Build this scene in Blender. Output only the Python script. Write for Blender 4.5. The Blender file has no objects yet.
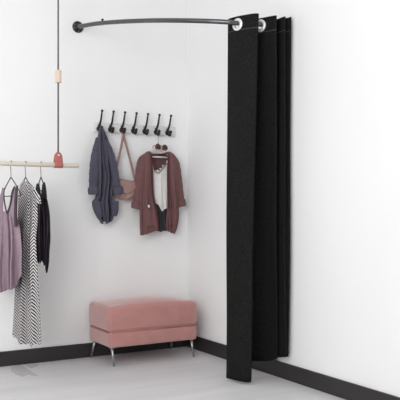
import bpy, bmesh, math, random
from mathutils import Vector, Matrix
random.seed(7)
S = bpy.context.scene
COL = S.collection
PI = math.pi

# ------------------------------------------------------------------ camera constants
# room corner is the world origin: back wall = plane y 0, right wall = plane x 0, metres
YAW = math.radians(30.4); FOC = 730.0; CAM_H = 1.04; HOR = 208.0
FW = (math.sin(YAW), math.cos(YAW)); RT = (math.cos(YAW), -math.sin(YAW))
CAM = (-2.6987, -4.7934)

def ray(px, py):
    u = (px-200)/FOC
    return FW[0]+u*RT[0], FW[1]+u*RT[1], (HOR-py)/FOC
def at_y(px, py, Y):                       # photo point -> point on a plane parallel to the back wall
    d = ray(px, py); t = (Y-CAM[1])/d[1]
    return Vector((CAM[0]+t*d[0], Y, CAM_H+t*d[2]))
def at_x(px, py, X):                       # ... on a plane parallel to the right wall
    d = ray(px, py); t = (X-CAM[0])/d[0]
    return Vector((X, CAM[1]+t*d[1], CAM_H+t*d[2]))
def at_t(px, py, t):                       # ... at a known depth
    d = ray(px, py)
    return Vector((CAM[0]+t*d[0], CAM[1]+t*d[1], CAM_H+t*d[2]))
def at_z(px, py, Z):
    d = ray(px, py); t = (Z-CAM_H)/d[2]
    return Vector((CAM[0]+t*d[0], CAM[1]+t*d[1], Z))

# ------------------------------------------------------------------ materials
def lin(c):
    return tuple(((v/255)/12.92 if v/255 <= .04045 else ((v/255+.055)/1.055)**2.4) for v in c)+(1,)
def mat(name, rgb, rough=.6, metal=0, var=0.0, scale=8, bump=0.0, bscale=60, stretch=(1, 1, 1), sheen=0, spec=.5, rgb2=None):
    m = bpy.data.materials.new(name); m.use_nodes = True
    nt = m.node_tree; b = nt.nodes['Principled BSDF']
    b.inputs['Base Color'].default_value = lin(rgb)
    b.inputs['Roughness'].default_value = rough; b.inputs['Metallic'].default_value = metal
    b.inputs['Specular IOR Level'].default_value = spec
    if sheen:
        b.inputs['Sheen Weight'].default_value = sheen; b.inputs['Sheen Roughness'].default_value = .5
    tc = nt.nodes.new('ShaderNodeTexCoord'); mp = nt.nodes.new('ShaderNodeMapping')
    mp.inputs['Scale'].default_value = stretch
    nt.links.new(tc.outputs['Object'], mp.inputs['Vector'])
    if var or rgb2:
        n = nt.nodes.new('ShaderNodeTexNoise'); n.inputs['Scale'].default_value = scale; n.inputs['Detail'].default_value = 6
        nt.links.new(mp.outputs['Vector'], n.inputs['Vector'])
        r = nt.nodes.new('ShaderNodeValToRGB')
        r.color_ramp.elements[0].position = .3; r.color_ramp.elements[1].position = .7
        lo = rgb2 or tuple(v*(1-var) for v in rgb); hi = rgb if rgb2 else tuple(min(255, v*(1+var)) for v in rgb)
        r.color_ramp.elements[0].color = lin(lo); r.color_ramp.elements[1].color = lin(hi)
        nt.links.new(n.outputs['Fac'], r.inputs['Fac']); nt.links.new(r.outputs['Color'], b.inputs['Base Color'])
    if bump:
        n2 = nt.nodes.new('ShaderNodeTexNoise'); n2.inputs['Scale'].default_value = bscale; n2.inputs['Detail'].default_value = 4
        nt.links.new(mp.outputs['Vector'], n2.inputs['Vector'])
        bp = nt.nodes.new('ShaderNodeBump'); bp.inputs['Strength'].default_value = bump; bp.inputs['Distance'].default_value = .004
        nt.links.new(n2.outputs['Fac'], bp.inputs['Height']); nt.links.new(bp.outputs['Normal'], b.inputs['Normal'])
    return m

M = dict(
    wall=mat('wall_paint', (243, 243, 243), .75, var=.006, scale=1.3, bump=.05, bscale=90, spec=.2),
    ceiling=mat('ceiling_paint', (243, 243, 243), .8, var=.005),
    floor=mat('floor_concrete', (223, 222, 223), .5, rgb2=(209, 208, 210), scale=1.6, bump=.03, bscale=30, stretch=(.5, 4.0, 1), spec=.3),
    greypatch=mat('floor_patch_grey', (190, 189, 190), .5, var=.02, scale=6, spec=.3),
    base=mat('baseboard_paint', (48, 45, 46), .42, var=.03, scale=3, spec=.4),
    pink=mat('pink_velvet', (184, 129, 123), .8, var=.03, scale=14, bump=.15, bscale=320, sheen=.7),
    piping=mat('pink_seam', (166, 114, 109), .85, var=.03),
    chrome=mat('brushed_steel', (170, 170, 172), .28, 1, var=.03, scale=30),
    white=mat('eyelet_white_metal', (236, 236, 236), .25, .25, var=.01, scale=20),
    blackmetal=mat('black_metal', (16, 16, 17), .38, .0, var=.1, scale=40, spec=.5),
    rodmetal=mat('gunmetal_rod', (98, 99, 102), .28, .85, var=.05, scale=40),
    curtain=mat('black_curtain_weave', (34, 34, 33), .92, rgb2=(14, 14, 14), scale=110, bump=.5, bscale=420, spec=.18),
    stitch=mat('grey_stitching', (74, 74, 74), .9, var=.1, scale=200),
    wood=mat('pale_ash', (226, 216, 206), .55, rgb2=(215, 203, 190), scale=9, stretch=(.6, 9, 9)),
    bead=mat('pale_wood_bead', (226, 208, 192), .6, rgb2=(214, 194, 174), scale=20, stretch=(9, 9, 1)),
    leather=mat('coral_leather', (176, 98, 93), .6, var=.06, scale=60, bump=.2, bscale=150),
    rope=mat('grey_cord', (98, 97, 99), .8, var=.25, scale=220, stretch=(1, 1, .5)),
    bronze=mat('dark_bronze_wire', (92, 74, 62), .4, .6, var=.08, scale=60),
    brass=mat('brass_wire', (150, 122, 84), .35, .85, var=.05, scale=60),
    rack=mat('pale_grey_board', (222, 222, 220), .6, var=.02, scale=12, stretch=(1, 6, 6)),
    slate=mat('slate_linen', (80, 78, 92), .9, var=.08, scale=70, bump=.4, bscale=160, sheen=.15, spec=.15),
    slate2=mat('slate_linen_cuff', (82, 82, 96), .9, var=.06, scale=70, bump=.4, bscale=160, spec=.15),
    bag=mat('dusty_pink_leather', (160, 130, 124), .6, var=.06, scale=25, bump=.2, bscale=80),
    bagstrap=mat('dusty_pink_strap', (150, 118, 113), .6, var=.05, scale=30),
    burg=mat('burgundy_knit', (115, 82, 82), .92, var=.05, scale=50, bump=.45, bscale=200, sheen=.15, spec=.12),
    burgrib=mat('burgundy_trim', (84, 52, 57), .92, var=.06, scale=80, bump=.4, bscale=200, spec=.12),
    cotton=mat('white_cotton', (226, 224, 222), .9, var=.015, scale=30, bump=.3, bscale=120, spec=.15),
    greycloth=mat('charcoal_cloth', (62, 62, 66), .92, var=.1, scale=40, bump=.4, bscale=150, spec=.12),
    hangwhite=mat('pale_hanger_plastic', (214, 206, 202), .5, var=.01),
    lens=mat('brown_lens', (78, 46, 38), .15, var=.03, spec=.5),
    tortoise=mat('tortoiseshell_frame', (96, 62, 52), .3, var=.35, scale=90),
    mauve=mat('mauve_jersey', (152, 131, 143), .85, var=.04, scale=30, bump=.25, bscale=150, sheen=.1, spec=.15),
    mauvetrim=mat('dark_mauve_binding', (58, 40, 52), .85, var=.1, scale=50),
    plum=mat('black_plum_satin', (40, 27, 44), .55, var=.2, scale=18, bump=.3, bscale=90, spec=.35),
    lace=mat('black_lace', (17, 13, 17), .85, var=.3, scale=90, bump=.6, bscale=140),
    tagwhite=mat('white_tag', (240, 240, 240), .7, var=.01),
)

def chevron():
    m = bpy.data.materials.new('black_white_chevron'); m.use_nodes = True
    nt = m.node_tree; b = nt.nodes['Principled BSDF']; b.inputs['Roughness'].default_value = .85
    b.inputs['Specular IOR Level'].default_value = .15
    uv = nt.nodes.new('ShaderNodeUVMap'); sp = nt.nodes.new('ShaderNodeSeparateXYZ'); nt.links.new(uv.outputs['UV'], sp.inputs['Vector'])
    def mth(op, a, c=None):
        n = nt.nodes.new('ShaderNodeMath'); n.operation = op
        for i, v in enumerate((a, c)):
            if v is None: continue
            if isinstance(v, (int, float)): n.inputs[i].default_value = v
            else: nt.links.new(v, n.inputs[i])
        return n.outputs[0]
    tri = mth('PINGPONG', sp.outputs['X'], .100)                 # zigzag across the cloth
    w = mth('ADD', sp.outputs['Y'], mth('MULTIPLY', tri, .55))
    fr = mth('FRACT', mth('MULTIPLY', w, 1/.0190))
    edge = nt.nodes.new('ShaderNodeValToRGB'); edge.color_ramp.interpolation = 'LINEAR'
    e = edge.color_ramp.elements; e[0].position = .50; e[0].color = lin((24, 22, 25)); e[1].position = .58; e[1].color = lin((226, 223, 223))
    nt.links.new(fr, edge.inputs['Fac']); nt.links.new(edge.outputs['Color'], b.inputs['Base Color'])
    return m
M['chevron'] = chevron()

# ------------------------------------------------------------------ object helpers
def tag(o, label=None, cat=None, group=None, kind=None):
    if label: o['label'] = label
    if cat: o['category'] = cat
    if group: o['group'] = group
    if kind: o['kind'] = kind
    return o
def thing(name, loc, label, cat, group=None):
    o = bpy.data.objects.new(name, None); COL.objects.link(o); o.location = loc; o.empty_display_size = .05
    return tag(o, label, cat, group)
def world_loc(o):
    v = Vector((0, 0, 0))
    while o: v = v+Vector(o.location); o = o.parent
    return v
def obj(name, bm, m, parent=None, origin=None, smooth=True, fix=True):
    """bm is in world coordinates; links it as one mesh object"""
    if fix: bmesh.ops.recalc_face_normals(bm, faces=bm.faces)
    me = bpy.data.meshes.new(name)
    o = bpy.data.objects.new(name, me); COL.objects.link(o)
    org = Vector(origin) if origin is not None else (world_loc(parent) if parent else Vector((0, 0, 0)))
    bm.transform(Matrix.Translation(-org)); bm.to_mesh(me); bm.free()
    if parent: o.parent = parent; o.location = org-world_loc(parent)
    else: o.location = org
    if smooth:
        for p in me.polygons: p.use_smooth = True
    me.materials.append(m)
    return o
def solid(o, th, off=0):
    md = o.modifiers.new('thickness', 'SOLIDIFY'); md.thickness = th; md.offset = off
    return o
def catmull(pts, n):
    pts = [Vector(p) for p in pts]; out = []
    P = [pts[0]*2-pts[1]]+pts+[pts[-1]*2-pts[-2]]
    for i in range(1, len(P)-2):
        for k in range(n):
            t = k/n; a, b, c, d = P[i-1], P[i], P[i+1], P[i+2]
            out.append(.5*((2*b)+(c-a)*t+(2*a-5*b+4*c-d)*t*t+(3*b-a-3*c+d)*t**3))
    out.append(pts[-1]); return out
def tube(bm, pts, rad, n=10, cap=True, squash=None):
    """swept tube; rad a number or list; squash=(axis vector, factor) flattens the section"""
    pts = [Vector(p) for p in pts]; rings = []
    N = None
    for i, p in enumerate(pts):
        T = (pts[min(i+1, len(pts)-1)]-pts[max(i-1, 0)]).normalized()
        if N is None:
            N = T.orthogonal().normalized()
        N = (N-T*N.dot(T)).normalized(); B = T.cross(N)
        r = rad[i] if isinstance(rad, (list, tuple)) else rad
        ring = []
        for k in range(n):
            a = 2*PI*k/n; off = (N*math.cos(a)+B*math.sin(a))*r
            if squash:
                ax = Vector(squash[0]); off = off-ax*off.dot(ax)*(1-squash[1])
            ring.append(bm.verts.new(p+off))
        rings.append(ring)
    for a, b in zip(rings, rings[1:]):
        for k in range(n): bm.faces.new((a[k], a[(k+1) % n], b[(k+1) % n], b[k]))
    if cap: bm.faces.new(rings[0][::-1]); bm.faces.new(rings[-1])
    return rings
def lathe(bm, prof, c, axis, n=32, close=False):
    """prof: list of (radius, height along axis)"""
    c = Vector(c); A = Vector(axis).normalized(); U = A.orthogonal().normalized(); V = A.cross(U); rings = []
    for r, h in prof:
        rings.append([bm.verts.new(c+A*h+(U*math.cos(2*PI*k/n)+V*math.sin(2*PI*k/n))*max(r, 1e-5)) for k in range(n)])
    pr = list(zip(rings, rings[1:]))+([(rings[-1], rings[0])] if close else [])
    for a, b in pr:
        for k in range(n): bm.faces.new((a[k], a[(k+1) % n], b[(k+1) % n], b[k]))
    if not close: bm.faces.new(rings[0][::-1]); bm.faces.new(rings[-1])
def box(bm, a, b, bev=0, seg=2):
    lo = Vector(map(min, a, b)); hi = Vector(map(max, a, b))
    r = bmesh.ops.create_cube(bm, size=1)
    for v in r['verts']: v.co = Vector(((lo+hi)/2)[i]+v.co[i]*(hi-lo)[i] for i in range(3))
    if bev:
        es = list({e for v in r['verts'] for e in v.link_edges})
        bmesh.ops.bevel(bm, geom=es, offset=bev, segments=seg, profile=.5, affect='EDGES')
def soft_box(bm, lo, hi, r, dome=0, bulge=0, n=20):
    """rounded upholstered block; dome lifts the top, bulge swells the sides"""
    lo = Vector(lo); hi = Vector(hi); c = (lo+hi)/2; h = (hi-lo)/2
    def ax(H):
        s = [-H+r*k/5 for k in range(5)]
        return s+[-(H-r)+2*(H-r)*k/n for k in range(n+1)]+[-q for q in s[::-1]]
    A = [ax(h[i]) for i in range(3)]; L = [len(a) for a in A]; vs = {}
    def vert(i, j, k):
        if (i, j, k) in vs: return vs[(i, j, k)]
        p = Vector((A[0][i], A[1][j], A[2][k]))
        q = Vector(max(-(h[m]-r), min(h[m]-r, p[m])) for m in range(3)); d = p-q
        if d.length > 1e-9: p = q+d.normalized()*r
        nx, ny, nz = (p[m]/h[m] for m in range(3))
        if dome and nz > 0: p.z += dome*(1-abs(nx)**2.2)*(1-abs(ny)**2.2)*nz
        if bulge:
            f = bulge*(1-nz*nz)
            p.x += f*nx*(1-ny*ny*.6); p.y += f*ny*(1-nx*nx*.6)
        vs[(i, j, k)] = bm.verts.new(c+p); return vs[(i, j, k)]
    for a, b, cc in ((0, 1, 2), (1, 2, 0), (2, 0, 1)):
        for side in (0, L[cc]-1):
            for i in range(L[a]-1):
                for j in range(L[b]-1):
                    f = []
                    for di, dj in ((0, 0), (1, 0), (1, 1), (0, 1)):
                        ix = [0, 0, 0]; ix[a] = i+di; ix[b] = j+dj; ix[cc] = side; f.append(vert(*ix))
                    if len(set(f)) == 4: bm.faces.new(f)

# -- cloth: a frame maps (s, z, d) -> world, d towards the viewer
def wall_frame(Y):
    return (lambda px, py: (lambda p: (p.x, p.z))(at_y(px, py, Y))), (lambda s, z, d: Vector((s, Y-d, z)))
def rail_frame(X):
    return (lambda px, py: (lambda p: (-p.y, p.z))(at_x(px, py, X))), (lambda s, z, d: Vector((X-.7*d, -(s+1.3*d), z)))      # folds roll over towards the front
def interp_rows(rows, nv):
    """rows: (py, left, right, thickness) -> nv smooth rows"""
    P = [Vector(r) for r in rows]; out = []
    tot = rows[-1][0]-rows[0][0]
    for k in range(nv):
        y = rows[0][0]+tot*k/(nv-1); i = 0
        while i < len(P)-2 and P[i+1][0] < y: i += 1
        a, b = P[i], P[i+1]; t = (y-a[0])/(b[0]-a[0])
        pa, pb = P[max(i-1, 0)], P[min(i+2, len(P)-1)]
        def ten(m):
            d0 = (b[m]-pa[m])/max(b[0]-pa[0], 1e-6)*(b[0]-a[0]); d1 = (pb[m]-a[m])/max(pb[0]-a[0], 1e-6)*(b[0]-a[0])
            if i == 0: d0 = b[m]-a[m]
            return (2*t**3-3*t*t+1)*a[m]+(t**3-2*t*t+t)*d0+(-2*t**3+3*t*t)*b[m]+(t**3-t*t)*d1
        out.append((y, ten(1), ten(2), max(.0005, ten(3))))
    return out
def loft(bm, frame, rows, nv=60, nu=40, fold=None, hem=None, cap=True, back=.35, uv=False):
    pt, W = frame; R = interp_rows(rows, nv); rings = []
    lay = bm.loops.layers.uv.new('UVMap') if uv else None; uvs = {}
    for j, (y, l, r, th) in enumerate(R):
        v = j/(nv-1); ring = []
        (sl, zl), (sr, zr) = pt(l, y), pt(r, y)
        seq = [(k/nu, 1) for k in range(nu+1)]+[(k/nu, -1) for k in range(nu-1, 0, -1)]
        for u, side in seq:
            s = sl+(sr-sl)*u; z = zl+(zr-zl)*u
            prof = max(0, 1-abs(2*u-1)**2.6)**.6
            f = fold(u, v) if fold else 0
            d = th*prof*side+f*(1 if side > 0 else back)
            if hem: z += hem(u)*max(0, (v-.75)/.25)**2
            vv = bm.verts.new(W(s, z, d)); ring.append(vv); uvs[vv] = (s, z)
        rings.append(ring)
    n = len(rings[0])
    for a, b in zip(rings, rings[1:]):
        for k in range(n): bm.faces.new((a[k], a[(k+1) % n], b[(k+1) % n], b[k]))
    if cap: bm.faces.new(rings[0])
    if uv:
        for f in bm.faces:
            for lp in f.loops: lp[lay].uv = uvs[lp.vert]
def sheet(bm, frame, rows, nv=50, nu=24, dep=None, hem=None):
    pt, W = frame; R = interp_rows([(r[0], r[1], r[2], .01) for r in rows], nv); g = []
    for j, (y, l, r, th) in enumerate(R):
        v = j/(nv-1); (sl, zl), (sr, zr) = pt(l, y), pt(r, y); row = []
        for k in range(nu+1):
            u = k/nu; z = zl+(zr-zl)*u
            if hem: z += hem(u)*max(0, (v-.8)/.2)**2
            row.append(bm.verts.new(W(sl+(sr-sl)*u, z, dep(u, v) if dep else 0)))
        g.append(row)
    for a, b in zip(g, g[1:]):
        for k in range(nu): bm.faces.new((a[k], a[k+1], b[k+1], b[k]))
def ribbon(bm, frame, pts, w, dep=0):
    """flat strap through photo points; dep number or list; w half width in metres (number or list)"""
    pt, W = frame; q = [pt(*p) for p in pts]
    ds = dep if isinstance(dep, (list, tuple)) else [dep]*len(q)
    ws = w if isinstance(w, (list, tuple)) else [w]*len(q)
    C = catmull([Vector((s, z, d)) for (s, z), d in zip(q, ds)], 8)
    Wd = catmull([Vector((x, 0, 0)) for x in ws], 8); rows = []
    for i, c in enumerate(C):
        T = C[min(i+1, len(C)-1)]-C[max(i-1, 0)]; n = Vector((-T[1], T[0], 0)); n = n.normalized() if n.length > 1e-9 else Vector((1, 0, 0))
        rows.append([bm.verts.new(W(*(c+n*Wd[i][0]*s))) for s in (-1, -.33, .33, 1)])
    for a, b in zip(rows, rows[1:]):
        for k in range(3): bm.faces.new((a[k], a[k+1], b[k+1], b[k]))
def sleeve(bm, frame, pts, rads, deps, flat=.55, n=20, wr=.0):
    pt, W = frame
    C = catmull([Vector((*pt(*p), d)) for p, d in zip(pts, deps)], 10)
    Rr = [v[0] for v in catmull([Vector((r, 0, 0)) for r in rads], 10)]
    P = [W(*c) for c in C]; ax = (W(0, 0, 1)-W(0, 0, 0))
    Rr = [r*(1+wr*math.sin(i*1.3)+wr*.7*math.sin(i*2.7+1)) for i, r in enumerate(Rr)]
    tube(bm, P, Rr, n, True, (ax, flat))
def folds(*terms):
    """terms: (freq across, amplitude m, phase, drift, start)"""
    def f(u, v):
        return sum(a*math.sin(2*PI*fr*u+ph+dr*v)*min(1, max(0, (v-st)/.3)) for fr, a, ph, dr, st in terms)*min(1, 6*u, 6*(1-u))
    return f

# ------------------------------------------------------------------ setting
def struct(name, a, b, m):
    bm = bmesh.new(); box(bm, a, b); return tag(obj(name, bm, m, smooth=False), kind='structure')
struct('floor', (-4.2, -6.0, -.1), (.1, .1, 0), M['floor'])
struct('wall_back', (-4.2, 0, 0), (.1, .1, 2.9), M['wall'])
struct('wall_right', (0, -6.0, 0), (.1, 0, 2.9), M['wall'])
struct('ceiling', (-4.2, -6.0, 2.9), (.1, .1, 3.0), M['ceiling'])
bm = bmesh.new(); box(bm, (-4.2, -.014, 0), (0, 0, .098), .003); tag(obj('baseboard_back', bm, M['base'], smooth=False), kind='structure')
bm = bmesh.new(); box(bm, (-.014, -6.0, 0), (0, -.014, .098), .003); tag(obj('baseboard_right', bm, M['base'], smooth=False), kind='structure')
bm = bmesh.new()  # two flat patches, slightly darker grey than the floor
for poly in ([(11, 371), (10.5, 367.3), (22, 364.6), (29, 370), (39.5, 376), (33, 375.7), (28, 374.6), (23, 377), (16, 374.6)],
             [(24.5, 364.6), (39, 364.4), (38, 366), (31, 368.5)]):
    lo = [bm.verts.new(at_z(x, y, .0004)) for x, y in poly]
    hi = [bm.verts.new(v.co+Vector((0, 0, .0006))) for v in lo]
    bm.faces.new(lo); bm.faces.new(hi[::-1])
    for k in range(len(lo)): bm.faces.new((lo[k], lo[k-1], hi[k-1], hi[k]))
tag(obj('floor_patch', bm, M['greypatch'], smooth=False), kind='structure')

# ------------------------------------------------------------------ ottoman
X0, X1, Y0, Y1 = -.797, -.142, -.392, -.035
ott = thing('ottoman', ((X0+X1)/2, (Y0+Y1)/2, 0), 'pink upholstered ottoman bench on slim metal legs in the corner', 'ottoman')
bm = bmesh.new(); soft_box(bm, (X0, Y0, .124), (X1, Y1, .225), .014, 0, .004); obj('base', bm, M['pink'], ott)
bm = bmesh.new(); soft_box(bm, (X0-.004, Y0-.003, .226), (X1+.002, Y1+.004, .392), .026, .032, .007); obj('cushion', bm, M['pink'], ott)
bm = bmesh.new(); q = .006
loop = [(X0+q, Y0+.02), (X0+.02, Y0+q), (X1-.02, Y0+q), (X1-q, Y0+.02), (X1-q, Y1-.02), (X1-.02, Y1-q), (X0+.02, Y1-q), (X0+q, Y1-.02), (X0+q, Y0+.02)]
tube(bm, [(x, y, .2255) for x, y in loop], .0085, 8, False); obj('seam', bm, M['piping'], ott)
for (ax, ay, bx, by) in ((X0+.025, Y0+.025, X0+.033, Y0+.012), (X1-.03, Y0+.03, X1-.018, Y0+.012), (X0+.03, Y1-.03, X0+.012, Y1+.004), (X1-.03, Y1-.03, X1-.012, Y1-.005)):
    bm = bmesh.new()
    tube(bm, [(ax, ay, .126), (ax+(bx-ax)*.5, ay+(by-ay)*.5, .063), (bx, by, .0)], [.011, .0085, .006], 12)
    lathe(bm, [(.02, 0), (.02, .004)], (ax, ay, .121), (0, 0, 1), 16)
    obj('leg', bm, M['chrome'], ott)

# ------------------------------------------------------------------ curved curtain rod
rod_ctrl = [at_y(78, 27, -.004), at_t(82, 26.0, 4.99), at_t(100, 23.2, 4.87), at_t(130, 21.2, 4.70), at_t(165, 20.4, 4.50), at_t(200, 20.9, 4.37),
            at_t(226, 22.0, 4.335), at_t(237.5, 23.2, 4.345), at_t(262, 24.5, 4.39), at_x(283, 25.5, -.004)]
rod_pts = catmull(rod_ctrl, 10)
rod = thing('curtain_rod', rod_ctrl[0], 'curved dark metal rod fixed high across the corner for the curtain', 'curtain rod')
bm = bmesh.new(); tube(bm, rod_pts, .0145, 16); obj('rod', bm, M['rodmetal'], rod)
for c, axis in ((rod_ctrl[0], (0, -1, 0)), (rod_ctrl[-1], (-1, 0, 0))):
    bm = bmesh.new(); c = Vector(c); a = Vector(axis)
    lathe(bm, [(.040, 0), (.040, .006), (.034, .011), (.023, .013), (.022, .032), (.018, .035)], c-a*.003, a, 28)
    fl = obj('wall_flange', bm, M['blackmetal'], rod)
    sd = a.cross(Vector((0, 0, 1)))
    for k in range(3):
        bm = bmesh.new()
        an = 2*PI*k/3+.5
        lathe(bm, [(.0045, 0), (.004, .003)], c+a*.006+(sd*math.cos(an)+Vector((0, 0, 1))*math.sin(an))*.030, a, 10)
        obj('screw', bm, M['chrome'], fl)
p = min(rod_pts, key=lambda q: (q-at_t(104, 22.8, 4.85)).length)
bm = bmesh.new(); lathe(bm, [(.005, 0), (.005, .018), (.009, .019), (.009, .026), (.004, .028)], p, (0, 0, 1), 14); obj('set_screw', bm, M['blackmetal'], rod)

# ------------------------------------------------------------------ curtain
# (photo x, depth) along the top edge, (photo x, depth, hem y) along the bottom
crv = [((228.2, 4.412), (226.2, 4.40, 378)), ((230.5, 4.388), (228.5, 4.375, 378.5)), ((238, 4.343), (234.5, 4.33, 380)), ((248, 4.302), (242, 4.30, 381.6)),
       ((255.5, 4.280), (248, 4.285, 382.4)), ((258.6, 4.290), (250.4, 4.30, 380.5)), ((257.2, 4.335), (250.8, 4.40, 371)), ((255.0, 4.385), (251.6, 4.50, 363)),
       ((256.5, 4.402), (254, 4.535, 361.3)), ((261, 4.384), (261, 4.53, 361)), ((270, 4.345), (270, 4.48, 360.8)), ((275.2, 4.325), (276, 4.43, 358.8)), ((276.4, 4.335), (277, 4.43, 357)),
       ((275.5, 4.375), (276, 4.45, 357)), ((277.2, 4.41), (277.3, 4.46, 357.2)), ((281, 4.378), (281, 4.42, 357.2)), ((284.6, 4.35), (284.6, 4.375, 357)), ((285.3, 4.36), (286.0, 4.365, 356.8)), ((285.2, 4.385), (286.2, 4.375, 356.8)),
       ((287, 4.385), (287, 4.375, 356.8)), ((291.2, 4.355), (288.8, 4.36, 356.2))]
top = []; bot = []
for (px, t), (bx, bt, by) in crv:
    a = at_t(px, 100, t); b = at_t(bx, by, bt); a.x = min(a.x, -.018); b.x = min(b.x, -.026)
    top.append(Vector((a.x, a.y, 2.181))); bot.append(Vector((b.x, b.y, max(b.z, .012))))
TOP = catmull(top, 8); BOT = catmull(bot, 8)
for L in (TOP, BOT):
    for v in L: v.x = min(v.x, -.016)
cur = thing('curtain', (TOP[0].x, TOP[0].y, BOT[0].z), 'long black fabric curtain gathered on the curved rod beside the right wall', 'curtain')
# eyelets where the rod passes through the cloth
eye = []
for i in range(len(TOP)-1):
    for j in range(len(rod_pts)-1):
        a, b, c, d = (v.to_2d() for v in (TOP[i], TOP[i+1], rod_pts[j], rod_pts[j+1]))
        den = (b-a).x*(d-c).y-(b-a).y*(d-c).x
        if abs(den) < 1e-9: continue
        s = ((c-a).x*(d-c).y-(c-a).y*(d-c).x)/den; t = ((c-a).x*(b-a).y-(c-a).y*(b-a).x)/den
        if 0 <= s < 1 and 0 <= t < 1:
            tg = TOP[min(i+2, len(TOP)-1)]-TOP[max(i-1, 0)]; n = Vector((-tg.y, tg.x, 0)).normalized()
            if n.dot(Vector((FW[0], FW[1], 0))) > 0: n = -n
            z = rod_pts[j].z+(rod_pts[j+1].z-rod_pts[j].z)*t
            eye.append((Vector((a.x+(b-a).x*s, a.y+(b-a).y*s, z-.008)), n))
zs = [0, .006, .012]+[.012+.006*k for k in range(1, 15)]+[.13, .18, .25]+[.25+(1-.25)*k/40 for k in range(1, 41)]
H = TOP[0].z
bm = bmesh.new(); g = []
for q in zs:
    f = min(1, q/(H)) if q < .26 else q
    row = []
    for k in range(len(TOP)):
        w = f**.8
        x = TOP[k].x+(BOT[k].x-TOP[k].x)*w; y = TOP[k].y+(BOT[k].y-TOP[k].y)*w; z = TOP[k].z+(BOT[k].z-TOP[k].z)*f
        wob = .004*math.sin(f*9+k*.13)*f
        row.append(bm.verts.new((min(x+wob*.4, -.016), y-wob, z)))
    g.append(row)
for a, b in zip(g, g[1:]):
    for k in range(len(TOP)-1):
        q = (a[k], a[k+1], b[k+1], b[k]); c = sum((v.co for v in q), Vector())/4
        if any((c-e).length < .0235 for e, n in eye): continue
        bm.faces.new(q)
bmesh.ops.delete(bm, geom=[v for v in bm.verts if not v.link_faces], context='VERTS')
body = solid(obj('cloth', bm, M['curtain'], cur), .004)
for e, n in eye:
    bm = bmesh.new()
    lathe(bm, [(.0195, -.006), (.0195, .006), (.024, .0085), (.030, .008), (.036, .005), (.0375, .0028), (.0375, -.0028), (.036, -.005), (.030, -.008), (.024, -.0085)], e, n, 32, True)
    obj('eyelet', bm, M['white'], cur)
for zt, off in ((2.098, .0035),):       # stitched header seam
    bm = bmesh.new(); f = (H-zt)/H; pts = []
    for k in range(len(TOP)):
        w = f**.8; pts.append(Vector((min(TOP[k].x+(BOT[k].x-TOP[k].x)*w, -.016), TOP[k].y+(BOT[k].y-TOP[k].y)*w, zt)))
    tube(bm, pts, .0028, 6); obj('header_stitching', bm, M['stitch'], cur)
bm = bmesh.new(); tube(bm, [v+Vector((0, 0, .02)) for v in BOT], .0026, 6); obj('hem_stitching', bm, M['curtain'], cur)

# ------------------------------------------------------------------ coat rack with seven hooks
L = at_y(93.3, 127, 0); Rr = at_y(174.5, 132, 0)
rk = thing('coat_rack', ((L.x+Rr.x)/2, 0, 1.572), 'pale grey wall rail with seven black coat hooks on the back wall', 'coat rack')
bm = bmesh.new(); box(bm, (L.x, -.020, 1.573), (Rr.x, 0, 1.643), .005); obj('rail', bm, M['rack'], rk)
hook_x = []
for i in range(7):
    px = 98.9+i*11.42; x = at_y(px, 128, -.02).x; hook_x.append(x)
    bm = bmesh.new()
    up = catmull([(x, -.022, 1.602), (x, -.032, 1.622), (x+.001, -.052, 1.650), (x+.002, -.062, 1.685), (x+.003, -.070, 1.712)], 6)
    tube(bm, up, [.0085-.0030*k/(len(up)-1) for k in range(len(up))], 10)
    bmesh.ops.create_uvsphere(bm, u_segments=12, v_segments=8, radius=.0095, matrix=Matrix.Translation((x+.003, -.071, 1.716)))
    lo = catmull([(x, -.022, 1.600), (x, -.038, 1.580), (x, -.056, 1.574), (x, -.068, 1.584), (x, -.071, 1.596)], 6)
    tube(bm, lo, .0092, 10)
    bmesh.ops.create_uvsphere(bm, u_segments=12, v_segments=8, radius=.0115, matrix=Matrix.Translation((x, -.071, 1.598)))
    lathe(bm, [(.019, 0), (.0195, .004), (.015, .008)], (x, -.019, 1.595), (0, -1, 0), 16)
    box(bm, (x-.010, -.026, 1.580), (x+.010, -.019, 1.626), .003)
    obj('hook', bm, M['blackmetal'], rk)

# ------------------------------------------------------------------ slate jacket on the first hook
F = wall_frame(-.085)
jk = thing('jacket', F[1](*F[0](104, 223), 0), 'slate blue linen jacket with rolled cuffs hanging from the first hook', 'jacket')
bm = bmesh.new()
def jfold(u, v):
    b = .020*math.cos(2*PI*2.5*(u-.5))*min(1, v/.12)+.009*math.sin(2*PI*5*u+3*v)*min(1, v/.3)
    up = max(0, min(1, (.50-v)/.12)); lo = max(0, min(1, (v-.38)/.08))
    b -= .050*math.exp(-((u-.47)/.075)**2)*min(1, v/.08)*up
    for c, a, w in ((.27+.30*max(0, .55-v), .055, .060), (.50, .035, .055), (.74-.30*max(0, .55-v), .060, .065)):
        b -= a*lo*math.exp(-((u-c-.03*math.sin(6*v))/w)**2)*(1-.5*max(0, v-.6))
    return b*min(1, 5*u, 5*(1-u))
loft(bm, F, [(127.5, 100, 102.6, .008), (131, 98.8, 104.6, .015), (140, 97, 108, .026), (152, 95.6, 111.5, .034), (165, 95.2, 113, .04), (180, 96, 114, .042), (193, 96, 112, .04),
             (198, 95, 113, .036), (201.5, 92, 114.8, .036), (208, 92.6, 115.6, .034), (214, 94.8, 115, .03), (219, 97.6, 113.2, .022), (222.5, 100.5, 111.8, .012)], 90, 56, jfold,
     hem=lambda u: .010*math.sin(2*PI*2*u+2.6))
obj('body', bm, M['slate'], jk)
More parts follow.
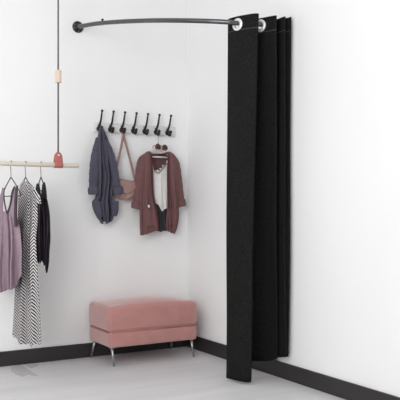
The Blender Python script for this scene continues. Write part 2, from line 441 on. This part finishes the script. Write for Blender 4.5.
for pts, rads, deps, cuff in (
        ([(97.6, 138), (94.4, 155), (92.6, 172), (92.0, 188)], [.016, .029, .032, .030], [.006, .016, .02, .02], [(92.1, 187.5), (92.6, 194.5)]),
        ([(105.5, 140), (109.8, 155), (113.2, 172), (115.6, 187)], [.016, .026, .028, .026], [.006, .02, .026, .028], [(115.7, 187), (116.9, 194.5)])):
    bm = bmesh.new(); sleeve(bm, F, pts, rads, deps, .7, 22, .04); sl = obj('sleeve', bm, M['slate'], jk)
    bm = bmesh.new(); sleeve(bm, F, [cuff[0], ((cuff[0][0]+cuff[1][0])/2, (cuff[0][1]+cuff[1][1])/2), cuff[1]], [.038, .040, .037], [deps[-1]]*3, .7, 22, .02); obj('cuff', bm, M['slate2'], sl)
bm = bmesh.new(); sheet(bm, F, [(201, 92.8, 100.5), (206, 93.4, 101.5), (212, 95.4, 102), (217, 98, 102)], 14, 12, lambda u, v: .012+.03*math.sin(PI*min(1, u*.9+.1))*(1-.4*v)); solid(obj('pocket', bm, M['slate2'], jk), .004)
bm = bmesh.new(); sheet(bm, F, [(201, 110, 117), (206, 110, 117.3), (212, 110.5, 116.8), (216, 111, 115.6)], 14, 12, lambda u, v: .012+.03*math.sin(PI*min(1, (1-u)*.9+.1))*(1-.4*v)); solid(obj('pocket', bm, M['slate2'], jk), .004)
bm = bmesh.new(); lc = Vector((hook_x[0], -.062, 1.60))
tube(bm, [lc+Vector((.013*math.cos(a), 0, .014*math.sin(a)-.002)) for a in [2*PI*k/16 for k in range(17)]], .003, 8, False); obj('hanging_loop', bm, M['slate2'], jk)

# ------------------------------------------------------------------ shoulder bag on the third hook
F = wall_frame(-.070)
bg = thing('shoulder_bag', F[1](*F[0](124, 200), 0), 'small dusty pink shoulder bag hanging by its strap from the third hook', 'bag')
bm = bmesh.new()
loft(bm, F, [(177.5, 113.5, 117.5, .006), (179, 112.3, 122, .014), (181.5, 111, 135.2, .024), (186, 110, 137.4, .036), (191, 110.2, 137.8, .040), (195, 112.5, 136.4, .036), (198, 117, 132.5, .026), (200, 121.5, 128.5, .012)], 40, 36,
     folds((3, .003, 0, 2, 0), (7, .0012, 1, 1, 0)))
bd = obj('pouch', bm, M['bag'], bg)
bm = bmesh.new()
sheet(bm, F, [(179.3, 113.5, 121), (182, 111.8, 134), (185, 111.2, 135.6), (189, 112.5, 135), (192, 116.5, 132), (193.6, 121, 128)], 22, 22, lambda u, v: .010+.036*(1-abs(2*u-1)**2.6)**.6*min(1, .25+v*1.2)+.004)
solid(obj('flap', bm, M['bagstrap'], bg), .003)
bm = bmesh.new()
ribbon(bm, F, [(113.8, 180), (117.5, 162), (121.2, 147), (123.0, 135.8), (123.3, 133.6), (123.8, 133.4), (124.6, 136), (128, 151), (132.3, 170), (134.6, 183)], .0085, [.01, .004, 0, -.003, -.008, -.016, -.016, -.004, .006, .014])
solid(obj('strap', bm, M['bagstrap'], bg), .0035)
for p in ((113.8, 180.5), (134.5, 183)):
    bm = bmesh.new(); c = F[1](*F[0](*p), .016)
    tube(bm, [c+Vector((.010*math.cos(a), 0, .010*math.sin(a))) for a in [2*PI*k/18 for k in range(19)]], .0022, 8, False); obj('ring', bm, M['brass'], bg)

# ------------------------------------------------------------------ pale hanger on the sixth hook
F = wall_frame(-.078)
hk = hook_x[5]
hg = thing('clothes_hanger', F[1](*F[0](158.3, 157), 0), 'pale white hanger on the sixth hook carrying the burgundy cardigan', 'hanger')
pt, W = F
neck = W(*pt(158.4, 147.5), 0)
bm = bmesh.new(); yb = -.060
hookp = [Vector((hk-.012, yb, 1.588)), Vector((hk-.008, yb, 1.5965)), Vector((hk, yb, 1.598)), Vector((hk+.010, yb, 1.592)), Vector((hk+.011, yb-.003, 1.575)), Vector((neck.x+.003, neck.y+.008, 1.548)), neck]
tube(bm, catmull(hookp, 8), .0028, 8); obj('hook', bm, M['chrome'], hg)
bm = bmesh.new()
arm = [W(*pt(x, y), 0) for x, y in ((143.5, 156.8), (149, 152.8), (154, 150), (158.4, 148.3), (163, 150.6), (168, 153.6), (174, 158))]
tube(bm, catmull(arm, 8), [.009+.006*math.sin(PI*k/48) for k in range(49)], 12, True, ((0, 1, 0), .55)); obj('shoulder_bar', bm, M['hangwhite'], hg)
bm = bmesh.new(); tube(bm, [W(*pt(x, y), 0) for x, y in ((143.5, 156.6), (158.5, 157.0), (174, 158))], .0065, 10); obj('lower_bar', bm, M['hangwhite'], hg)

# ------------------------------------------------------------------ sunglasses hooked on the hanger neck
sg = thing('sunglasses', W(*pt(159, 149.5), .03), 'brown sunglasses hooked on the neck of the white hanger', 'sunglasses')
fr = bmesh.new()
for px, py in ((155.8, 147.2), (162.6, 148.2)):
    c = W(*pt(px, py), .032); bm = bmesh.new()
    ell = [Vector((.021*math.cos(a), -.003*math.cos(a)**2, .018*math.sin(a)-(.003*math.cos(2*a)))) for a in [2*PI*k/28 for k in range(28)]]
    vs = [bm.verts.new(c+v) for v in ell]; ce = bm.verts.new(c+Vector((0, -.003, 0)))
    for k in range(28): bm.faces.new((vs[k-1], vs[k], ce))
    solid(obj('lens', bm, M['lens'], sg), .002)
    tube(fr, [c+v for v in ell]+[c+ell[0]], .0035, 8, False)
a = W(*pt(155.8, 146.6), .033)+Vector((.019, 0, .004)); b = W(*pt(162.6, 147.6), .033)+Vector((-.019, 0, .004))
tube(fr, [a, (a+b)/2+Vector((0, -.002, .004)), b], .003, 8)
obj('frame', fr, M['tortoise'], sg)
for px, py, sx in ((155.8, 147, -1), (162.6, 148, 1)):
    bm = bmesh.new(); c = W(*pt(px, py), .030)+Vector((sx*.022, 0, .006))
    tube(bm, catmull([c, c+Vector((-sx*.004, .022, .002)), c+Vector((-sx*.010, .050, .001)), c+Vector((-sx*.014, .060, -.012))], 6), .0026, 8); obj('temple', bm, M['tortoise'], sg)

# ------------------------------------------------------------------ cardigan
cd = thing('cardigan', W(*pt(158, 236), 0), 'burgundy open cardigan with rolled sleeves and patch pockets on white hanger', 'cardigan')
bm = bmesh.new()
sheet(bm, F, [(153.2, 148, 169), (156, 144, 174), (165, 142.6, 176), (185, 142, 177), (210, 142, 177.6), (231, 143, 175)], 40, 30, lambda u, v: -.030-.010*math.sin(PI*u)+.006*math.sin(2*PI*4*u)*v)
solid(obj('back_panel', bm, M['burg'], cd), .003)
Fb = F; Fc = (wall_frame(-.120)[0], F[1]); Fsl = (wall_frame(-.092)[0], F[1])
def lf(u, v): return .022+.020*math.sin(PI*(.12+.72*u))+(.008*math.sin(2*PI*2*u+2*v+.4)+.0035*math.sin(2*PI*5*u-2*v))*min(1, v*2.2)-.018*math.exp(-((u-.72+.25*v)/.07)**2)*max(0, min(1, (v-.45)/.2))
bm = bmesh.new()
sheet(bm, Fc, [(151.3, 148.2, 151.0), (153.5, 145, 151.4), (157, 142.2, 151.9), (165, 141.2, 152.3), (180, 140.8, 152.6), (195, 140.4, 153), (205, 140.2, 155), (215, 140.2, 157), (226, 140.4, 158.8), (234, 141, 159.4)], 70, 30, lf,
      hem=lambda u: .050*max(0, u-.1)**1.2-.010)
lp = solid(obj('front_panel', bm, M['burg'], cd), .003)
def rf(u, v): return .022+.020*math.sin(PI*(.88-.72*u))+(.008*math.sin(2*PI*2*u-2*v+1.4)+.0035*math.sin(2*PI*5*u+2*v))*min(1, v*2.2)-.018*math.exp(-((u-.30-.2*v)/.07)**2)*max(0, min(1, (v-.4)/.2))
bm = bmesh.new()
sheet(bm, Fc, [(151.6, 168.6, 170.4), (154, 169, 174.2), (157.5, 168.8, 176.8), (165, 167.8, 177.6), (180, 167.4, 178.2), (195, 167.6, 178.8), (208, 167.8, 179.4), (220, 166.8, 179.2), (228, 167.2, 177.6), (233, 169, 175.4)], 70, 30, rf,
      hem=lambda u: .02*(.5-u))
rp = solid(obj('front_panel', bm, M['burg'], cd), .003)
# ribbed band along the opening and round the back of the neck
bm = bmesh.new()
ribbon(bm, Fc, [(158.0, 231), (157.6, 222), (155.4, 208), (152.9, 196), (152.2, 180), (152.0, 165), (151.5, 155), (151.2, 152.3), (153, 153.7), (158.5, 154.6), (164, 154.4), (169.2, 152.8), (169.2, 156), (168.5, 165), (168.4, 180), (168.6, 195), (168.8, 208), (168.4, 220), (168.6, 230)],
       .0062, [.044, .046, .046, .044, .043, .040, .034, .02, -.026, -.030, -.026, .018, .034, .04, .043, .044, .046, .046, .044])
solid(obj('band', bm, M['burgrib'], cd), .005)
for pts, rads, deps, cuff in (
        ([(145.5, 155.5), (142.2, 162), (139.8, 178), (138, 192), (136.6, 203)], [.018, .034, .036, .033, .030], [.004, .006, .01, .014, .016], [(136.8, 202), (135.6, 208.6)]),
        ([(172.5, 156.5), (175.6, 163), (178, 178), (179.8, 192), (181.2, 201)], [.018, .034, .034, .031, .028], [.004, .004, .006, .008, .01], [(181, 200), (182.2, 206.5)])):
    bm = bmesh.new(); sleeve(bm, Fsl, pts, rads, deps, .75, 22, .03); sl = obj('sleeve', bm, M['burg'], cd)
    bm = bmesh.new(); sleeve(bm, Fsl, [cuff[0], ((cuff[0][0]+cuff[1][0])/2, (cuff[0][1]+cuff[1][1])/2), cuff[1]], [.036, .037, .035], [deps[-1]]*3, .75, 22, .02); obj('cuff', bm, M['burg'], sl)
bm = bmesh.new(); sheet(bm, Fc, [(209, 143.2, 157), (216, 143.2, 157.6), (226.5, 144, 158)], 16, 16, lambda u, v: lf(.15+.7*u, .7+.2*v)+.006); solid(obj('pocket', bm, M['burg'], cd), .004)
bm = bmesh.new(); sheet(bm, Fc, [(209, 168, 178), (216, 168, 178), (225, 168.4, 177)], 16, 16, lambda u, v: rf(.15+.7*u, .7+.2*v)+.006); solid(obj('pocket', bm, M['burg'], cd), .004)
bm = bmesh.new(); sheet(bm, Fc, [(204.8, 147.4, 148.6), (206, 147.3, 149.0), (207.6, 148, 149.2)], 6, 5, lambda u, v: lf(.5, .65)+.007); tag(solid(obj('tag', bm, M['tagwhite'], cd), .002), 'small white tag')

# white camisole inside the cardigan, charcoal top behind it
ct = thing('camisole_top', W(*pt(161, 211), 0), 'white v-neck camisole hanging inside the open burgundy cardigan', 'top')
bm = bmesh.new()
pN = [(170.2, 152.5, 155.5, .004), (173.5, 152.3, 167.8, .012), (180, 152.4, 168.3, .016), (192, 153, 168.6, .018), (203, 155, 168.8, .016), (208.5, 156.5, 169, .014)]
loft(bm, F, pN, 36, 30, folds((2.5, .004, .5, 2, .0), (5, .0015, 1, -2, .1)), hem=lambda u: -.022*max(0, 1-abs(u-.36)/.20)+.006*math.sin(9*u)+.035*max(0, .28-u)/.28, cap=False)
obj('body', bm, M['cotton'], ct)
bm = bmesh.new(); sheet(bm, F, [(160.5, 166.2, 168), (164, 165.2, 168.2), (168, 161.5, 168.2), (171, 158.8, 168.2), (175, 156.5, 168.2)], 14, 10, lambda u, v: .010+.004*u); solid(obj('neckline', bm, M['cotton'], ct), .002)
for pts, dp in (([(152.8, 171.5), (151.4, 163), (150.0, 156), (149.4, 152.6)], [.008, .012, .016, .012]), ([(167, 162), (167.6, 157), (168, 153.6)], [.012, .014, .012])):
    bm = bmesh.new(); ribbon(bm, F, pts, .0035, dp); solid(obj('strap', bm, M['cotton'], ct), .002)
bm = bmesh.new(); ribbon(bm, F, [(153, 170.2), (155, 172.4), (157.4, 173.2), (160, 170.8), (163, 167.4), (165.6, 163.4)], .0026, .019); solid(obj('neck_trim', bm, M['burgrib'], ct), .002)
for x, y in ((156.6, 170.6), (158.8, 168.8), (161.4, 165.8)):
    bm = bmesh.new(); bmesh.ops.create_uvsphere(bm, u_segments=10, v_segments=8, radius=.0055, matrix=Matrix.Translation(W(*pt(x, y), .022))); obj('bead', bm, M['cotton'], ct)
us = thing('tank_top', W(*pt(162, 232), 0), 'charcoal grey top layered behind the white camisole with only its hem showing', 'top')
Fu = wall_frame(-.069)
bm = bmesh.new()
loft(bm, Fu, [(176, 154, 166, .005), (190, 153.5, 168.5, .007), (204, 154, 168.6, .009), (218, 156, 168.4, .010), (231, 158.6, 168.6, .010)], 40, 30, folds((3, .005, 0, 2, .2), (6, .002, 1, 1, .3)), hem=lambda u: .022*max(0, 1-abs(u-.4)/.12)-.006*math.sin(7*u))
obj('body', bm, M['greycloth'], us)
for pts in ([(154.5, 177), (151.4, 163), (150.9, 152.3)], [(166, 177), (168, 163), (168.3, 153.4)]):
    bm = bmesh.new(); ribbon(bm, Fu, pts, .0035, [0, .002, .002]); solid(obj('strap', bm, M['greycloth'], us), .002)

# ------------------------------------------------------------------ hanging garment rail
YR = -.42
e = at_y(78.5, 165.7, YR); zr = e.z; RD = .0145
xr = e.x; ropes = [at_y(58.2, 160, YR).x, at_y(58.2, 160, YR).x-1.15]
gr = thing('hanging_rail', (ropes[0], YR, zr), 'pale round wooden clothes rail hung from cords with coral leather loops', 'clothes rail')
bm = bmesh.new(); bmx = [(.0001, 0), (RD*.8, 0), (RD, .003), (RD, 1.497), (RD*.8, 1.5), (.0001, 1.5)]
lathe(bm, bmx, (xr, YR, zr), (-1, 0, 0), 24); obj('dowel', bm, M['wood'], gr)
for x in ropes:
    zt = at_y(58.2, 152, YR).z
    bm = bmesh.new(); tube(bm, [(x, YR, zt-.004), (x, YR, 2.0), (x, YR, 2.9)], .0055, 8); obj('cord', bm, M['rope'], gr)
    za, zb = at_y(58.2, 82.8, YR).z, at_y(58.2, 70.3, YR).z
    bm = bmesh.new(); lathe(bm, [(.018, za), (.022, za+.004), (.022, zb-.004), (.018, zb)], (x, YR, 0), (0, 0, 1), 8); obj('bead', bm, M['bead'], gr, smooth=False)
    bm = bmesh.new(); rows = []
    zl = zt-zr; prof = []
    for k in range(9): prof.append((-.0035-(RD-.001)*min(1, (k/8)**1.6), zl*(1-k/8)))
    for k in range(1, 16): a = PI+PI*k/16; prof.append(((RD+.0025)*math.cos(a), (RD+.0025)*math.sin(a)))
    for k in range(8, -1, -1): prof.append((.0035+(RD-.001)*min(1, (k/8)**1.6), zl*(1-k/8)))
    for dy, dz in prof:
        h = max(0, dz)/zl; hw = .0265*math.sqrt(max(.04, 1-max(0, (h-.55)/.47)**2.2))*(1-.08*h)
        rows.append([bm.verts.new((x+hw*s, YR+dy, zr+dz)) for s in (-1, -.5, 0, .5, 1)])
    for a, b in zip(rows, rows[1:]):
        for k in range(4): bm.faces.new((a[k], a[k+1], b[k+1], b[k]))
    lo = solid(obj('leather_loop', bm, M['leather'], gr), .003)
    bm = bmesh.new(); lathe(bm, [(.0055, -.010), (.0065, -.0085), (.0065, .0085), (.0055, .010)], (x, YR, zt-.020), (0, 1, 0), 14); obj('rivet', bm, M['white'], lo)

# wire hangers on the rail
def wire_hanger(px, apex, half, label, drop=.085):
    x = at_y(px, 164, YR).x
    t = thing('wire_hanger', (x, YR, at_x(px, apex, x).z), label, 'hanger', 'brass wire hangers on the wooden rail')
    za = at_x(px, apex, x).z
    bm = bmesh.new(); rr = RD+.0025
    pts = [Vector((x, YR, za)), Vector((x, YR+.001, za+.02)), Vector((x, YR+.006, zr-.030)), Vector((x, YR+rr*.92, zr-.008))]+[Vector((x, YR+rr*math.cos(a), zr+rr*math.sin(a))) for a in [PI*k/10+.2 for k in range(0, 9)]]
    tube(bm, catmull(pts, 4), .0024, 8); obj('hook', bm, M['brass'], t)
    bm = bmesh.new(); rr = .012
    zb = za-drop
    body_pts = [Vector((x, YR, za)), Vector((x, YR-half*.5, za-drop*.40)), Vector((x, YR-half, za-drop*.86)), Vector((x, YR-half-.012, zb+.006)), Vector((x, YR-half+.006, zb)), Vector((x, YR-half*.5, zb)), Vector((x, YR+half*.5, zb)), Vector((x, YR+half-.006, zb)), Vector((x, YR+half+.012, zb+.006)), Vector((x, YR+half, za-drop*.86)), Vector((x, YR+half*.5, za-drop*.40)), Vector((x, YR, za))]
    tube(bm, catmull(body_pts, 5), .0034, 8); obj('wire', bm, M['bronze'], t)
    return x
XT = wire_hanger(11, 177, .19, 'first brass wire hanger on the rail holding the mauve tank top', .115)
XD = wire_hanger(25.6, 177, .12, 'brass wire hanger on the rail holding the chevron dress', .10)
XC = wire_hanger(41, 177, .075, 'brass wire hanger on the rail holding the dark lace camisole', .085)

# mauve tank top
F = rail_frame(XT); pt, W = F
tk = thing('tank_top', W(*pt(10, 288), 0), 'draped mauve sleeveless tank top hanging on the wooden rail', 'top')
bm = bmesh.new()
def tf(u, v): return (.030*math.sin(2*PI*2.6*u+.8+.8*v)+.014*math.sin(2*PI*5.3*u+2-1.2*v)-.030*sum(math.exp(-((u-c)/.03)**2) for c in (.42, .63, .82)))*min(1, .35+v)*min(1, 6*u, 6*(1-u))
loft(bm, F, [(211.5, -3, 16.5, .022), (217, -3.6, 17.2, .028), (226, -4.4, 19.4, .032), (238, -5, 21, .036), (252, -5.5, 21.8, .04), (266, -6, 21.6, .042), (278, -6, 21.6, .042), (288, -5, 21.0, .04)], 60, 90, tf, hem=lambda u: -.012*math.sin(PI*u)+.006*math.sin(2*PI*2*u)+.075*(max(0, u-.66)/.34)**2, cap=False)
obj('body', bm, M['mauve'], tk)
for pts, ws in (([(3.8, 188.3), (3.2, 196), (1.8, 206), (1.0, 216)], [.026, .036, .062, .095]), ([(15.9, 186.8), (15.0, 195), (14.0, 206), (12.8, 217)], [.022, .034, .050, .085])):
    bm = bmesh.new(); ribbon(bm, F, pts, ws, [.004, .018, .024, .026]); solid(obj('strap', bm, M['mauve'], tk), .002)
for pts, bw in (([(4.8, 188.2), (5.6, 196), (6.6, 205), (8.2, 211.6), (9.2, 212.2), (10.6, 209), (12.2, 202), (13.6, 193), (14.8, 187)], .009), ([(17.2, 186.6), (17.8, 196), (17.4, 206), (17.2, 216), (17.6, 226)], .028)):
    bm = bmesh.new(); ribbon(bm, F, pts, bw, [.008]+[.030]*(len(pts)-2)+[.030 if pts[-1][1] > 200 else .008]); solid(obj('binding', bm, M['mauvetrim'], tk), .003)

# chevron dress
F = rail_frame(XD); pt, W = F
dr = thing('dress', W(*pt(28, 345), 0), 'long black and white chevron dress hanging behind the mauve tank top', 'dress')
bm = bmesh.new()
def df(u, v): return (.022*math.sin(2*PI*2.5*u+.3+1.5*v)+.007*math.sin(2*PI*5.3*u+1-1.5*v))*min(1, .15+v*1.6)*min(1, 6*u, 6*(1-u))
loft(bm, F, [(181.5, 22.5, 28.5, .006), (185, 20.2, 32, .012), (191, 18.9, 34.6, .018), (198, 18.2, 37, .022), (206, 18, 37.4, .026), (220, 17.8, 37.8, .030), (238, 17.8, 36.2, .032), (258, 17.2, 36.8, .036), (285, 15.4, 38.6, .042), (312, 14, 40.2, .046), (342, 12.6, 41.4, .05)], 110, 60, df,
     hem=lambda u: .058*max(0, .45-u)*2-.012*max(0, u-.4)+.006*math.sin(2*PI*5*u), uv=True)
obj('body', bm, M['chevron'], dr)
bm = bmesh.new()
Fs = (pt, W)
loft(bm, Fs, [(184, 27.5, 31.5, .012), (190, 30, 36.4, .022), (197, 33, 40, .026), (203.5, 35.5, 41.2, .024)], 24, 24, folds((2, .004, 0, 1, 0)), uv=True); obj('sleeve', bm, M['chevron'], dr)

# dark lace camisole
F = rail_frame(XC); pt, W = F
cm = thing('camisole_top', W(*pt(44, 272), 0), 'black plum satin camisole with lace edge at right end of wooden rail', 'top')
bm = bmesh.new()
def cf(u, v): return (.012*math.sin(2*PI*2*u+1+1.3*v)+.006*math.sin(2*PI*5*u-2*v))*min(1, .3+v)*min(1, 6*u, 6*(1-u))
loft(bm, F, [(195, 36.8, 46.4, .014), (203, 35.8, 47.4, .02), (215, 35.2, 48.8, .026), (230, 35.2, 49.4, .03), (245, 35.4, 48.8, .032), (256, 36.6, 48.2, .032), (262, 37.4, 47.8, .03)], 50, 40, cf, hem=lambda u: -.075*max(0, u-.62)*2+.010*math.sin(2*PI*4*u), cap=False)
obj('body', bm, M['plum'], cm)
for pts, ws in (([(38.3, 183.5), (38.3, 189), (39.0, 199)], [.022, .042, .060]), ([(43.4, 183.5), (44.3, 189), (44.8, 199)], [.022, .040, .056])):
    bm = bmesh.new(); ribbon(bm, F, pts, ws, [.004, .014, .020]); solid(obj('strap', bm, M['lace'], cm), .003)
bm = bmesh.new()
lacep = [(46.2, 198), (48, 208), (49.2, 220), (49.6, 232), (49, 246), (48.4, 256), (47.6, 266), (47.2, 273)]
ribbon(bm, F, [lacep[0]]+[((a[0]+b[0])/2+(.55 if i % 2 else -.2), (a[1]+b[1])/2) for i, (a, b) in enumerate(zip(lacep, lacep[1:]))]+[lacep[-1]], [.014, .022, .016, .024, .016, .024, .016, .016, .004], [.012]*9)
solid(obj('lace_edge', bm, M['lace'], cm), .003)

# ------------------------------------------------------------------ light
w = bpy.data.worlds.new('daylight'); S.world = w; w.use_nodes = True
w.node_tree.nodes['Background'].inputs['Color'].default_value = (1, 1, 1, 1); w.node_tree.nodes['Background'].inputs['Strength'].default_value = .18
def area(name, loc, target, size, sizey, power, col=(1, 1, 1)):
    l = bpy.data.lights.new(name, 'AREA'); l.shape = 'RECTANGLE'; l.size = size; l.size_y = sizey; l.energy = power; l.color = col
    o = bpy.data.objects.new(name, l); COL.objects.link(o); o.location = loc
    o.rotation_euler = (Vector(target)-Vector(loc)).to_track_quat('-Z', 'Y').to_euler()
    return o
area('added_left_front_lamp', (-4.1, -4.6, 1.7), (-.1, -.2, 1.1), 2.0, 2.0, 108)  # added area lamp with no visible source, balanced for wall brightness
area('added_left_side_lamp', (-4.1, -1.6, 1.5), (0, -1.3, 1.2), 2.0, 2.0, 9)  # weaker unseen lamp, added from the left to even out the walls
area('added_overhead_lamp', (-2.2, -3.6, 2.85), (-.2, -.3, .9), 1.2, 1.2, 17)  # overhead lamp added without a fixture, power fitted to wall tones
area('added_overhead_lamp', (-3.2, -1.6, 2.85), (0, -.6, 1.0), 1.2, 1.2, 13)  # second added overhead lamp, likewise without a fixture

# ------------------------------------------------------------------ camera
cam = bpy.data.cameras.new('camera'); co = bpy.data.objects.new('camera', cam); COL.objects.link(co)
co.location = (CAM[0], CAM[1], CAM_H); co.rotation_euler = (PI/2, 0, -YAW)
cam.sensor_fit = 'HORIZONTAL'; cam.sensor_width = 36; cam.lens = 36*FOC/400; cam.shift_y = (HOR-200)/400
cam.clip_start = .05; cam.clip_end = 60
S.camera = co
vs = S.view_settings; vs.view_transform = 'Standard'; vs.look = 'None'; vs.gamma = 1; vs.use_curve_mapping = False; vs.exposure = 0
